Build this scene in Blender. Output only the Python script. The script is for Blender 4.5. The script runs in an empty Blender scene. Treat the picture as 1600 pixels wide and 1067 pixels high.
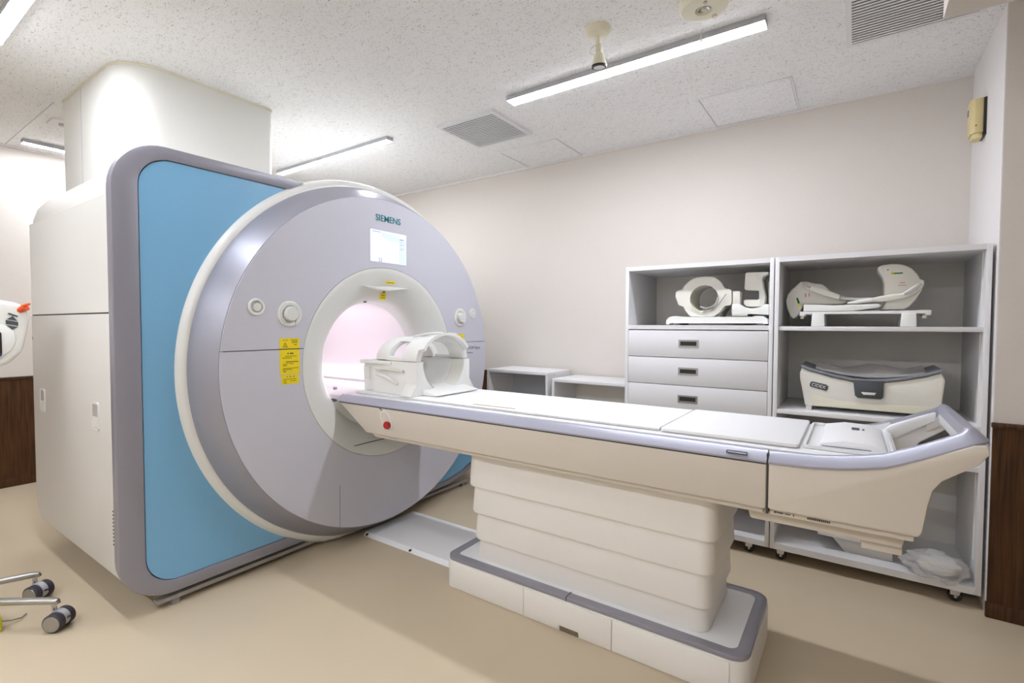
import bpy, bmesh, math, random
from math import sin, cos, pi, radians, sqrt
from mathutils import Matrix, Vector
random.seed(7)
C = bpy.context.scene.collection
SC = bpy.context.scene

# ---------------------------------------------------------------- camera, world, exposure
cam = bpy.data.objects.new('camera', bpy.data.cameras.new('camera'))
C.objects.link(cam)
_r = (0.822433, 0.568854, 0.003113); _u = (-0.021357, 0.025408, 0.999449); _f = (-0.568461, 0.822046, -0.033046)
cam.matrix_world = Matrix(((_r[0], _u[0], -_f[0], 0), (_r[1], _u[1], -_f[1], 0), (_r[2], _u[2], -_f[2], 1.25), (0, 0, 0, 1)))
cam.data.sensor_width = 36
cam.data.lens = 772.9 / 1600 * 36
cam.data.clip_start = 0.02
SC.camera = cam
w = bpy.data.worlds.new('world'); SC.world = w; w.use_nodes = True
w.node_tree.nodes['Background'].inputs[0].default_value = (0.8, 0.85, 0.9, 1)
w.node_tree.nodes['Background'].inputs[1].default_value = 0.15
SC.view_settings.view_transform = 'Standard'; SC.view_settings.look = 'None'
SC.view_settings.gamma = 1; SC.view_settings.use_curve_mapping = False
SC.view_settings.exposure = 1.0
LIGHT = 36.0        # emission of the ceiling luminaires' diffusers

# ---------------------------------------------------------------- materials
def lin(h):
    c = [int(h[i:i+2], 16) / 255 for i in (0, 2, 4)]
    return tuple(v / 12.92 if v <= 0.04045 else ((v + 0.055) / 1.055) ** 2.4 for v in c) + (1,)
def mat(name, col, rough=0.5, metal=0.0, noise=0.0, nscale=60, bump=0.0, bscale=300, emit=0, coat=0.0, alpha=1.0, spec=0.5):
    m = bpy.data.materials.new(name); m.use_nodes = True
    nt = m.node_tree; b = nt.nodes['Principled BSDF']; c = lin(col)
    b.inputs['Base Color'].default_value = c
    b.inputs['Roughness'].default_value = rough; b.inputs['Metallic'].default_value = metal
    b.inputs['Specular IOR Level'].default_value = spec
    b.inputs['Coat Weight'].default_value = coat; b.inputs['Coat Roughness'].default_value = 0.12
    if emit:
        b.inputs['Emission Color'].default_value = c; b.inputs['Emission Strength'].default_value = emit
    if alpha < 1: b.inputs['Alpha'].default_value = alpha
    tc = nt.nodes.new('ShaderNodeTexCoord')
    n = nt.nodes.new('ShaderNodeTexNoise'); n.inputs['Scale'].default_value = nscale; n.inputs['Detail'].default_value = 5
    nt.links.new(tc.outputs['Object'], n.inputs['Vector'])
    mx = nt.nodes.new('ShaderNodeMix'); mx.data_type = 'RGBA'
    k = max(noise, 0.012)
    mx.inputs[6].default_value = tuple(v * (1 - k) for v in c[:3]) + (1,)
    mx.inputs[7].default_value = tuple(min(1, v * (1 + k)) for v in c[:3]) + (1,)
    nt.links.new(n.outputs['Fac'], mx.inputs[0]); nt.links.new(mx.outputs[2], b.inputs['Base Color'])
    if bump:
        n2 = nt.nodes.new('ShaderNodeTexNoise'); n2.inputs['Scale'].default_value = bscale; n2.inputs['Detail'].default_value = 3
        nt.links.new(tc.outputs['Object'], n2.inputs['Vector'])
        bp = nt.nodes.new('ShaderNodeBump'); bp.inputs['Strength'].default_value = bump; bp.inputs['Distance'].default_value = 0.002
        nt.links.new(n2.outputs['Fac'], bp.inputs['Height']); nt.links.new(bp.outputs['Normal'], b.inputs['Normal'])
    return m

M = {}
M['wall'] = mat('wallpaper', 'DDD6CE', 0.85, noise=0.03, nscale=90, bump=0.35, bscale=160)
M['paint'] = mat('white_paint', 'EAE6E4', 0.7)
M['cover'] = mat('cover_white', 'E9E9E4', 0.38, coat=0.15)
M['side'] = mat('side_panel_white', 'D9D6D0', 0.5, bump=0.08, bscale=900)
M['tower'] = mat('tower_white', 'E8E8E2', 0.45)
M['disc'] = mat('disc_lavender', 'CCCCD6', 0.42, bump=0.04, bscale=900)
M['silver'] = mat('silver_paint', '9A99A3', 0.42, metal=0.35, coat=0.1)
M['silver_band'] = mat('silver_band_paint', 'A3A3AD', 0.4, metal=0.4)
M['blue'] = mat('blue_panel', '7FB8DE', 0.36, noise=0.06, nscale=420, coat=0.1, bump=0.25, bscale=420)
M['bore'] = mat('bore_liner', 'F6F1F4', 0.4)
M['funnel'] = mat('funnel_white', 'E2E3DE', 0.4)
M['table'] = mat('table_cream', 'D8CFC1', 0.42)
M['shell'] = mat('pedestal_white', 'F1EDE6', 0.45)
M['notch'] = mat('notch_shade', '7C6C58', 0.7)  # shadow inside the plinth's cable notch, put in as flat brown
M['slotline'] = mat('amber_slot', '9A7A2C', 0.6)
M['tabletop'] = mat('table_white', 'EEEFF0', 0.4)
M['rim'] = mat('rim_silver', 'B4B5C4', 0.35, metal=0.35)
M['pad'] = mat('pad_vinyl', 'F3F3F4', 0.5, bump=0.1, bscale=200)
M['gap'] = mat('dark_gap', '4A4743', 0.8)
M['black'] = mat('black_plastic', '1E1D20', 0.45)
M['rubber'] = mat('rubber', '3B373F', 0.6)
M['yellow'] = mat('yellow_label', 'F2D90A', 0.6)
M['print'] = mat('label_print', '5E5310', 0.7)
M['greyprint'] = mat('grey_print', '8E8E9A', 0.6)
M['teal'] = mat('teal_letters', '167F8C', 0.5)
M['red'] = mat('red_button', 'B8160C', 0.25, coat=0.5)
M['orange'] = mat('orange_knob', 'E4571E', 0.4)
M['cab'] = mat('cabinet_white', 'E6E5E6', 0.45)
M['cabin'] = mat('cabinet_inner', 'E4E1DA', 0.6)
M['grey_in'] = mat('grey_panel', 'BFC2C9', 0.6)
M['chrome'] = mat('chrome', 'C8C8C8', 0.18, metal=1.0)
M['steel'] = mat('brushed_steel', 'A9A7A2', 0.35, metal=0.8)
M['coil'] = mat('coil_cream', 'E9E7DD', 0.42)
M['coil2'] = mat('coil_white', 'EDEDE9', 0.42)
M['coilgrey'] = mat('coil_grey_strap', 'B6B3AF', 0.5)
M['boxgrey'] = mat('lid_grey', '8A8C94', 0.45)
M['badge'] = mat('badge_dark', '4C5054', 0.5)
M['green'] = mat('green_stripe', '14702C', 0.6)
M['redprint'] = mat('red_print', 'D79C98', 0.7)
M['ivory'] = mat('ivory_plastic', 'E6E2CC', 0.45)
M['sensor'] = mat('aged_ivory', 'DCCB96', 0.45)
M['screen'] = mat('screen_glow', 'D5DFF5', 0.3, emit=0.32)
M['screen2'] = mat('screen_panel', 'C9D6EE', 0.3, emit=0.25)
M['screenink'] = mat('screen_ink', '98A0C0', 0.3, emit=0.12)
M['led'] = mat('led_diffuser', 'F1F5FF', 0.5, emit=LIGHT)
M['ledspot'] = mat('led_spot', 'F1F5FF', 0.5, emit=LIGHT * 2.2)
M['borelight'] = mat('bore_light', 'FFF6FC', 0.5, emit=4.5)
M['fixture'] = mat('fixture_grey', 'B9BAC0', 0.5)
M['vent'] = mat('vent_white', 'E6E6E8', 0.5)
M['ventdark'] = mat('vent_plenum', '5A5A5E', 0.8)
M['handle_dark'] = mat('handle_recess', '26231F', 0.6)
M['paper'] = mat('carton_white', 'D8D6D0', 0.7)
M['pedal'] = mat('yellow_plastic', 'D8D216', 0.4)
M['glass_lens'] = mat('lens_reflector', 'C9CCCE', 0.12, metal=0.9)
M['navy'] = mat('navy_print', '3A3566', 0.5)
M['cable'] = mat('cable_grey', '9A958F', 0.6)

def wood():
    m = mat('dark_wood', '4A2E16', 0.45, spec=0.3); nt = m.node_tree; b = nt.nodes['Principled BSDF']
    tc = nt.nodes.new('ShaderNodeTexCoord'); mp = nt.nodes.new('ShaderNodeMapping'); mp.inputs['Scale'].default_value = (30, 30, 1.2)
    n = nt.nodes.new('ShaderNodeTexNoise'); n.inputs['Scale'].default_value = 4; n.inputs['Detail'].default_value = 8
    cr = nt.nodes.new('ShaderNodeValToRGB'); cr.color_ramp.elements[0].position = 0.3; cr.color_ramp.elements[1].position = 0.75
    cr.color_ramp.elements[0].color = lin('36200F'); cr.color_ramp.elements[1].color = lin('5A3A1D')
    nt.links.new(tc.outputs['Object'], mp.inputs[0]); nt.links.new(mp.outputs[0], n.inputs['Vector'])
    nt.links.new(n.outputs['Fac'], cr.inputs[0]); nt.links.new(cr.outputs[0], b.inputs['Base Color'])
    return m
M['wood'] = wood()
def ceiling_mat():
    m = mat('rockwool_ceiling', 'E0E0E0', 0.9); nt = m.node_tree; b = nt.nodes['Principled BSDF']
    tc = nt.nodes.new('ShaderNodeTexCoord')
    # short worm-like fissures: distorted noise, thin threshold, broken up by a second noise
    mp = nt.nodes.new('ShaderNodeMapping'); mp.inputs['Scale'].default_value = (34, 80, 1); mp.inputs['Rotation'].default_value = (0, 0, 0.2)
    n = nt.nodes.new('ShaderNodeTexNoise'); n.inputs['Scale'].default_value = 1.5; n.inputs['Detail'].default_value = 3; n.inputs['Distortion'].default_value = 2.2
    cr = nt.nodes.new('ShaderNodeValToRGB'); e = cr.color_ramp.elements
    e[0].position = 0.612; e[0].color = (1, 1, 1, 1); e[1].position = 0.64; e[1].color = (0, 0, 0, 1)
    mx = nt.nodes.new('ShaderNodeMix'); mx.data_type = 'RGBA'
    mx.inputs[6].default_value = lin('B4B2B0'); mx.inputs[7].default_value = lin('F2F2F1')
    bp = nt.nodes.new('ShaderNodeBump'); bp.inputs['Strength'].default_value = 0.5; bp.inputs['Distance'].default_value = 0.003
    nt.links.new(tc.outputs['Object'], mp.inputs[0]); nt.links.new(mp.outputs[0], n.inputs['Vector'])
    nt.links.new(n.outputs['Fac'], cr.inputs[0]); nt.links.new(cr.outputs[0], mx.inputs[0])
    nt.links.new(mx.outputs[2], b.inputs['Base Color']); nt.links.new(cr.outputs[0], bp.inputs['Height']); nt.links.new(bp.outputs[0], b.inputs['Normal'])
    return m
M['ceiling'] = ceiling_mat()
M['floor'] = mat('vinyl_floor', 'CDBDA2', 0.36, noise=0.05, nscale=2.2, bump=0.05, bscale=40, spec=0.35)
def plastic_film():
    m = bpy.data.materials.new('clear_film'); m.use_nodes = True; nt = m.node_tree; b = nt.nodes['Principled BSDF']
    b.inputs['Base Color'].default_value = lin('E4E2E0'); b.inputs['Roughness'].default_value = 0.3; b.inputs['Alpha'].default_value = 0.45
    n = nt.nodes.new('ShaderNodeTexNoise'); n.inputs['Scale'].default_value = 18; n.inputs['Detail'].default_value = 4
    bp = nt.nodes.new('ShaderNodeBump'); bp.inputs['Strength'].default_value = 0.7; bp.inputs['Distance'].default_value = 0.01
    nt.links.new(n.outputs['Fac'], bp.inputs['Height']); nt.links.new(bp.outputs[0], b.inputs['Normal'])
    return m
M['film'] = plastic_film()

# ---------------------------------------------------------------- helpers
WP = {}
def obj(name, bm, m, parent=None, bevel=0.0, seg=2, ang=35):
    bmesh.ops.remove_doubles(bm, verts=bm.verts, dist=1e-6)
    bmesh.ops.recalc_face_normals(bm, faces=bm.faces)
    if bevel:
        es = [e for e in bm.edges if len(e.link_faces) == 2 and e.calc_face_angle(0) > radians(28)]
        bmesh.ops.bevel(bm, geom=es, offset=bevel, segments=seg, affect='EDGES', clamp_overlap=True, profile=0.5)
    me = bpy.data.meshes.new(name); bm.to_mesh(me); bm.free()
    me.materials.append(M[m])
    me.polygons.foreach_set('use_smooth', [True] * len(me.polygons))
    me.set_sharp_from_angle(angle=radians(ang))
    o = bpy.data.objects.new(name, me); C.objects.link(o)
    if parent is not None:
        o.parent = parent; o.location = -Vector(WP.get(parent.name, (0, 0, 0)))
    WP[o.name] = (0, 0, 0)
    return o
def thing(name, label, cat, loc, group=None):
    o = bpy.data.objects.new(name, None); C.objects.link(o); o.location = loc; o.empty_display_size = 0.1
    o['label'] = label; o['category'] = cat
    if group: o['group'] = group
    WP[o.name] = loc
    return o
def tag(o, label, cat, group=None):
    o['label'] = label; o['category'] = cat
    if group: o['group'] = group
    return o
def struct(name, bm, m, **k):
    o = obj(name, bm, m, **k); o['kind'] = 'structure'; return o
def box(bm, x0, x1, y0, y1, z0, z1):
    v = [bm.verts.new(p) for p in ((x0,y0,z0),(x1,y0,z0),(x1,y1,z0),(x0,y1,z0),(x0,y0,z1),(x1,y0,z1),(x1,y1,z1),(x0,y1,z1))]
    for f in ((0,3,2,1),(4,5,6,7),(0,1,5,4),(1,2,6,5),(2,3,7,6),(3,0,4,7)): bm.faces.new([v[i] for i in f])
    return bm
def B(*a):
    bm = bmesh.new()
    for t in (a if isinstance(a[0], (tuple, list)) else [a]): box(bm, *t)
    return bm
def P3(ax, a, p, q):
    return (a, p, q) if ax == 'x' else (p, a, q) if ax == 'y' else (p, q, a)
def prism(pts, ax, a0, a1, bm=None):
    bm = bm or bmesh.new(); n = len(pts)
    A = [bm.verts.new(P3(ax, a0, *p)) for p in pts]; Bv = [bm.verts.new(P3(ax, a1, *p)) for p in pts]
    bm.faces.new(A); bm.faces.new(Bv[::-1])
    for i in range(n): bm.faces.new((A[i], A[(i+1) % n], Bv[(i+1) % n], Bv[i]))
    return bm
def annulus(outer, inner, ax, a0, a1, closed=True, bm=None):
    """ring between two equal-length point lists, extruded along ax"""
    bm = bm or bmesh.new(); n = len(outer)
    V = [[bm.verts.new(P3(ax, a, *p)) for p in L] for a in (a0, a1) for L in (outer, inner)]
    o0, i0, o1, i1 = V
    for i in range(n if closed else n - 1):
        j = (i + 1) % n
        for q in ((o0[i], o0[j], i0[j], i0[i]), (o1[i], i1[i], i1[j], o1[j]), (o0[i], o1[i], o1[j], o0[j]), (i0[i], i0[j], i1[j], i1[i])): bm.faces.new(q)
    if not closed:
        for i in (0, n - 1): bm.faces.new((o0[i], i0[i], i1[i], o1[i]))
    return bm
def lathe(prof, center, axis='x', n=96, a0=0, a1=2*pi, clampz=None, closed_profile=False):
    """prof: (along, radius) about an axis through center"""
    bm = bmesh.new(); full = abs(a1 - a0 - 2*pi) < 1e-6; rings = []
    cnt = n if full else n + 1
    for (s, r) in prof:
        ring = []
        for i in range(cnt):
            t = a0 + (a1 - a0) * i / n
            if axis == 'x': p = [s, center[0] + r * cos(t), center[1] + r * sin(t)]
            elif axis == 'y': p = [center[0] + r * cos(t), s, center[1] + r * sin(t)]
            else: p = [center[0] + r * cos(t), center[1] + r * sin(t), s]
            if clampz is not None: p[2] = max(p[2], clampz)
            ring.append(bm.verts.new(p))
        rings.append(ring)
    pr = list(range(len(rings)))
    pairs = list(zip(pr[:-1], pr[1:])) + ([(pr[-1], 0)] if closed_profile else [])
    for a, b in pairs:
        for i in range(cnt if full else cnt - 1):
            j = (i + 1) % cnt
            try: bm.faces.new((rings[a][i], rings[a][j], rings[b][j], rings[b][i]))
            except ValueError: pass
    if closed_profile and not full:
        bm.faces.new([r[0] for r in rings]); bm.faces.new([r[-1] for r in rings][::-1])
    return bm
def rrect(x0, x1, y0, y1, r, n=8):
    if not isinstance(r, (tuple, list)): r = (r,) * 4      # (x1y1, x0y1, x0y0, x1y0)
    P = []
    for (cx, cy, a, q) in ((x1, y1, 0, r[0]), (x0, y1, 90, r[1]), (x0, y0, 180, r[2]), (x1, y0, 270, r[3])):
        sx = -1 if cx == x1 else 1; sy = -1 if cy == y1 else 1
        for i in range(n + 1):
            t = radians(a + 90 * i / n); P.append((cx + sx * q + q * cos(t), cy + sy * q + q * sin(t)))
    return P
def disc(cx, cy, cz, r, axis, a, b, n=32, bm=None):
    bm2 = bm or bmesh.new()
    c = {'x': (cy, cz), 'y': (cx, cz), 'z': (cx, cy)}[axis]
    return prism([(c[0] + r * cos(2*pi*i/n), c[1] + r * sin(2*pi*i/n)) for i in range(n)], axis, a, b, bm2)
def tube(path, r, n=12, bm=None, cap=True, flat=1.0):
    bm = bm or bmesh.new(); P = [Vector(p) for p in path]; rings = []; up = Vector((0, 0, 1)); prev = None
    for i, p in enumerate(P):
        d = (P[min(i+1, len(P)-1)] - P[max(i-1, 0)]).normalized()
        s = d.cross(up) if prev is None or abs(d.z) < 0.9 else prev
        if s.length < 1e-3: s = Vector((1, 0, 0))
        s.normalize()
        if prev is not None and s.dot(prev) < 0: s = -s
        prev = s; u = s.cross(d).normalized(); rr = r[i] if isinstance(r, (list, tuple)) else r
        rings.append([bm.verts.new(p + s * rr * cos(2*pi*k/n) + u * rr * flat * sin(2*pi*k/n)) for k in range(n)])
    for a, b in zip(rings[:-1], rings[1:]):
        for k in range(n): bm.faces.new((a[k], a[(k+1) % n], b[(k+1) % n], b[k]))
    if cap: bm.faces.new(rings[0][::-1]); bm.faces.new(rings[-1])
    return bm
def sweep(sec, path, frames):
    """sec: list of (side, up) ; frames: list of side vectors per path point"""
    bm = bmesh.new(); rings = []
    for p, s in zip(path, frames):
        p = Vector(p); s = Vector(s); rings.append([bm.verts.new(p + s * a + Vector((0, 0, 1)) * b) for a, b in sec])
    n = len(sec)
    for a, b in zip(rings[:-1], rings[1:]):
        for k in range(n): bm.faces.new((a[k], a[(k+1) % n], b[(k+1) % n], b[k]))
    bm.faces.new(rings[0][::-1]); bm.faces.new(rings[-1])
    return bm
def text(name, s, size, origin, right, up, m, parent, depth=0.0008, width=None, bold=0.0, font=None):
    cu = bpy.data.curves.new(name, 'FONT'); cu.body = s; cu.size = size; cu.extrude = depth; cu.offset = bold
    cu.align_x = 'CENTER'; cu.align_y = 'CENTER'
    t = bpy.data.objects.new(name, cu); C.objects.link(t)
    bpy.context.view_layer.update()
    me = bpy.data.meshes.new_from_object(t.evaluated_get(bpy.context.evaluated_depsgraph_get()))
    bpy.data.objects.remove(t)
    R, U = Vector(right).normalized(), Vector(up).normalized(); N = R.cross(U)
    xs = [v.co.x for v in me.vertices]; k = width / (max(xs) - min(xs)) if width else 1.0
    for v in me.vertices: v.co = Vector(origin) + R * v.co.x * k + U * v.co.y + N * v.co.z
    me.materials.clear(); me.materials.append(M[m])
    o = bpy.data.objects.new(name, me); C.objects.link(o)
    o.parent = parent; o.location = -Vector(WP.get(parent.name, (0, 0, 0))); WP[o.name] = (0, 0, 0)
    return o

H = 2.6
# ---------------------------------------------------------------- room shell
struct('floor', B(-5.4, 2.7, -1.7, 3.7, -0.1, 0), 'floor')
struct('ceiling', B(-5.4, 2.7, -1.7, 3.7, H, H + 0.1), 'ceiling')
wb = struct('wall_back', B(-5.4, 0.5, 3.6, 3.7, 0, H), 'wall')
obj('wainscot', B(-5.3, 0.498, 3.588, 3.6, 0.05, 0.82), 'wood', wb)
obj('wainscot_cap', B(-5.3, 0.498, 3.58, 3.6, 0.82, 0.84), 'wood', wb, bevel=0.004)
wl = struct('wall_left', B(-5.4, -5.3, -1.6, 3.6, 0, H), 'wall')
obj('wainscot', B(-5.3, -5.288, -1.6, 3.588, 0.05, 0.82), 'wood', wl)
obj('wainscot_cap', B(-5.3, -5.28, -1.6, 3.58, 0.82, 0.842), 'wood', wl, bevel=0.004)
wr = struct('wall_right', B(0.5, 2.6, 2.9, 3.7, 0, H), 'wall')
obj('wainscot', B(0.495, 2.6, 2.888, 2.9, 0.06, 0.82), 'wood', wr)
obj('wainscot_cap', B(0.49, 2.6, 2.88, 2.9, 0.82, 0.842), 'wood', wr, bevel=0.004)
obj('wall_return', B(0.496, 0.5, 2.9, 3.6, 0.0, H), 'paint', wr)
struct('wall_front', B(-5.4, 2.7, -1.7, -1.6, 0, H), 'wall')
struct('wall_side', B(2.6, 2.7, -1.6, 2.9, 0, H), 'wall')
struct('baseboard_left', B(-5.3, -5.283, -1.6, 3.583, 0, 0.06), 'wood', bevel=0.003)
struct('baseboard_right', B(0.49, 2.6, 2.88, 2.9, 0, 0.065), 'wood', bevel=0.003)
struct('baseboard_back', B(-5.28, 0.49, 3.582, 3.6, 0, 0.06), 'wood', bevel=0.003)
struct('trim_1', B(0.228, 2.6, 1.75, 2.26, 2.3, H), 'wall')                      # lowered bulkhead at the right
struct('trim_2', B(-5.3, 0.5, 3.585, 3.6, 2.585, H), 'paint')                    # thin ceiling moulding, back
struct('trim_3', B(-5.3, -5.285, -1.6, 3.585, 2.585, H), 'paint')
struct('trim_4', B((-5.3, -3.06 - .98, 0.925, 0.930, 2.5985, H)), 'fixture')     # joint between ceiling boards

# ---------------------------------------------------------------- ceiling fittings
def luminaire(label, x0, x1, y0, y1, group='strip lights on the ceiling', spots=12, along='x'):
    t = thing('strip_light', label, 'light', ((x0+x1)/2, (y0+y1)/2, H), group)
    obj('housing', B(x0, x1, y0, y1, 2.572, H), 'fixture', t, bevel=0.002)
    if along == 'x':
        prof = [(y0+.003, 2.573), (y0+.003, 2.5705), (y1-.003, 2.5705), (y1-.003, 2.573)]
        obj('diffuser', prism(prof, 'x', x0+.003, x1-.003), 'led', t)
    else:
        prof = [(x0+.003, 2.573), (x0+.003, 2.5705), (x1-.003, 2.5705), (x1-.003, 2.573)]
        obj('diffuser', prism(prof, 'y', y0+.003, y1-.003), 'led', t)
    for i in range(spots):
        if along == 'x': cx, cy = x0 + (x1-x0)*(i+.5)/spots, (y0+y1)/2
        else: cx, cy = (x0+x1)/2, y0 + (y1-y0)*(i+.5)/spots
        bm = lathe([(2.5705, 0.020), (2.5692, 0.017), (2.5684, 0.009), (2.5682, 0.001)], (cx, cy), 'z', n=12)
        obj('led_lens', bm, 'ledspot', t)
    return t
luminaire('long white strip light nearest the ceiling spotlight, along the ceiling', -1.715, -0.345, 2.415, 2.495)
luminaire('white strip light on the ceiling above the scanner disc, behind the tower', -4.2, -2.775, 2.43, 2.49)
luminaire('white strip light cut by the top left corner of the picture', -3.36, -1.98, 0.53, 0.59)
luminaire('short visible end of a strip light on the far left ceiling beside the left wall', -5.06, -5.0, 0.97, 2.35, along='y')
luminaire('strip light on the ceiling behind the viewer, left end of the row', -3.36, -1.98, -1.13, -1.07)
luminaire('added unseen strip light on the ceiling behind the viewer, between the other two', -1.95, -0.65, -1.13, -1.07)  # unseen extra fixture, added for more front light on pedestal and disc
luminaire('strip light on the ceiling behind the viewer, right end of the row', -0.6, 0.78, -1.13, -1.07)

def vent(label, x0, x1, y0, y1, n=19):
    t = thing('ceiling_vent', label, 'vent', ((x0+x1)/2, (y0+y1)/2, H), 'square ceiling vents')
    f = .022
    o = rrect(x0, x1, y0, y1, .002, 1); i_ = rrect(x0+f, x1-f, y0+f, y1-f, .002, 1)
    obj('frame', annulus(o, i_, 'z', 2.582, H), 'vent', t)
    obj('backing', B(x0+f, x1-f, y0+f, y1-f, 2.597, H), 'ventdark', t)
    p = (y1-y0-2*f)/n; first = None
    for k in range(n):
        y = y0+f+p*(k+.5)
        bm = prism([(y-p*.30, 2.583), (y+p*.22, 2.583), (y+p*.22, 2.5855), (y-p*.30, 2.5855)], 'x', x0+f, x1-f)
        obj('slat', bm, 'vent', t)
    return t
vent('square louvred ceiling vent left of the long strip light', -2.36, -1.885, 2.50, 2.97)
vent('square louvred ceiling vent at the top right, partly behind the bulkhead', -0.06, 0.43, 2.42, 2.90)

def hatch(label, x0, x1, y0, y1):
    t = thing('ceiling_hatch', label, 'hatch', ((x0+x1)/2, (y0+y1)/2, H), 'ceiling access hatches')
    o = rrect(x0, x1, y0, y1, .001, 1); i_ = rrect(x0+.008, x1-.008, y0+.008, y1-.008, .001, 1)
    obj('hatch_frame', annulus(o, i_, 'z', 2.593, H), 'vent', t)
    obj('hatch_panel', B(x0+.012, x1-.012, y0+.012, y1-.012, 2.595, H), 'ceiling', t)
hatch('flush square access hatch in the ceiling above the white cabinets', -0.80, -0.305, 3.09, 3.583)
hatch('flush square access hatch in the ceiling beside the left louvred vent', -2.31, -1.80, 3.15, 3.583)

# spotlight
sx, sy = -0.99, 2.11
t = thing('ceiling_spotlight', 'small ivory ceiling spotlight on a swivel stem beside the long strip light', 'spotlight', (sx, sy, H))
obj('ceiling_rose', lathe([(H, 0.058), (2.585, 0.056), (2.572, 0.046), (2.566, 0.02), (2.565, 0.001)], (sx, sy), 'z', n=32), 'ivory', t)
obj('stem', tube([(sx, sy, 2.57), (sx, sy, 2.54), (sx-.002, sy+.006, 2.53)], 0.010), 'ivory', t)
obj('swivel_arm', prism(rrect(sx-.014, sx+.014, 2.485, 2.538, .01, 4), 'y', sy+.004, sy+.03), 'ivory', t, bevel=0.003)
hd = []
d = Vector((-0.05, 0.12, -1)).normalized(); b0 = Vector((sx, sy+.018, 2.500))
hp = [b0 + d*q for q in (0, .014, .030, .048, .056)]
hd = obj('lamp_head', tube(hp, [.015, .024, .028, .034, .035], n=24), 'ivory', t)
obj('lamp_ring', tube([b0+d*.054, b0+d*.063], [.036, .034], n=24), 'black', hd)
obj('bulb', tube([b0+d*.050, b0+d*.0635], [.020, .026], n=24), 'glass_lens', hd)
obj('cable', tube([(sx-.006, sy, 2.530), (sx-.03, sy-.004, 2.52), (sx-.036, sy, 2.503), (sx-.02, sy+.01, 2.492), (sx-.008, sy+.016, 2.495)], 0.0022, n=6), 'ivory', t)

# emergency light
ex, ey = -0.545, 2.185
t = thing('emergency_light', 'round ivory emergency light on the ceiling with a bulb and pull cord', 'light', (ex, ey, H))
obj('housing', lathe([(H, .098), (2.578, .097), (2.566, .088), (2.562, .07), (2.562, .034), (2.57, .03)], (ex, ey), 'z', n=48), 'ivory', t)
rf = obj('reflector', lathe([(2.5625, .036), (2.575, .03), (2.588, .012), (2.59, .001)], (ex, ey), 'z', n=32), 'glass_lens', t)
obj('bulb', lathe([(2.588, .008), (2.575, .011), (2.566, .008), (2.562, .001)], (ex, ey), 'z', n=16), 'ivory', rf)
obj('screw_cap', disc(ex+.02, ey-.055, 0, .008, 'z', 2.558, 2.564, 12), 'steel', t)
obj('test_button', disc(ex+.03, ey+.06, 0, .011, 'z', 2.556, 2.564, 12), 'ivory', t)
pc = obj('pull_cord', tube([(ex-.03, ey+.085, 2.57), (ex-.03, ey+.087, 2.50)], .0015, n=6), 'ivory', t)
obj('cord_knob', tube([(ex-.03, ey+.087, 2.503), (ex-.03, ey+.087, 2.485)], [.003, .006], n=10), 'ivory', pc)

t = thing('ceiling_sensor', 'small square white sensor plate on the ceiling left of the scanner tower', 'sensor', (-4.42, 1.02, H))
obj('plate', prism(rrect(-4.50, -4.33, .985, 1.15, .03), 'z', 2.588, H), 'paint', t, bevel=0.003)
obj('sensor_eye', disc(-4.40, 1.05, 0, .02, 'z', 2.576, 2.588, 20), 'fixture', t)

# wall sensor
t = thing('wall_sensor', 'aged ivory plastic sensor box mounted on the narrow wall return at the top right', 'sensor', (.496, 3.30, 2.22))
obj('back_plate', B(.486, .496, 3.235, 3.35, 2.165, 2.34), 'black', t)
obj('casing', prism([(.487, 3.245), (.455, 3.245), (.44, 3.262), (.44, 3.335), (.455, 3.345), (.487, 3.345)], 'z', 2.18, 2.345), 'sensor', t, bevel=0.004)
obj('lower_lip', prism([(.485, 3.25), (.458, 3.25), (.448, 3.265), (.448, 3.32), (.47, 3.33), (.485, 3.33)], 'z', 2.155, 2.18), 'sensor', t, bevel=0.004)
obj('indicator', B(.437, .441, 3.30, 3.315, 2.28, 2.31), 'boxgrey', t)
obj('screw', disc(.46, 3.245, 2.215, .003, 'y', 3.2435, 3.2455, 8), 'black', t)

# ---------------------------------------------------------------- MRI scanner
GY, GZ = 2.01, 1.03
G = thing('mri_scanner', 'large white MRI scanner with a round grey disc front and a blue side wing', 'scanner', (-3.1, GY, 0))
N = 144
def outline(y0, y1c, z0, z1, rc, R):
    """body cross-section: square-cornered left half, round right half; sampled by angle"""
    out = []
    for i in range(N):
        t = 2*pi*i/N; c, s = cos(t), sin(t)
        if c > 0:
            r = R
            y, z = GY + r*c, GZ + r*s
            z = min(max(z, z0), 9)
        else:
            hw = GY - y0; hz = (z1 - GZ) if s > 0 else (GZ - z0)
            # ray against rounded box
            lo, hi = 0.1, 3.0
            for _ in range(40):
                m_ = (lo+hi)/2; a, b = -m_*c, abs(m_*s)
                dx, dz = a - (hw-rc), b - (hz-rc)
                ins = (a <= hw and b <= hz) if (dx < 0 or dz < 0) else (dx*dx+dz*dz <= rc*rc)
                if ins: lo = m_
                else: hi = m_
            y, z = GY + lo*c, GZ + lo*s
            # blend to the circle near the crown
            if s > 0: z = max(z, GZ + sqrt(max(0, R*R-(lo*c)**2)) if abs(lo*c) < R else z) if abs(lo*c) < .42 else z
        out.append((y, z))
    return out
inner = [(GY + .36*cos(2*pi*i/N), GZ + .36*sin(2*pi*i/N)) for i in range(N)]
obj('gantry_cover', annulus(outline(.764, 0, .18, 2.0, .2, 1.05), inner, 'x', -3.78, -2.49), 'side', G, ang=25)
obj('rear_cover', annulus(outline(1.02, 0, .1, 1.95, .2, .95), inner, 'x', -4.05, -3.801), 'cover', G)
obj('base_block', B((-3.7, -2.6, 1.15, 1.45, 0, .09), (-3.7, -2.6, 2.5, 2.8, 0, .12)), 'gap', G)
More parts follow.
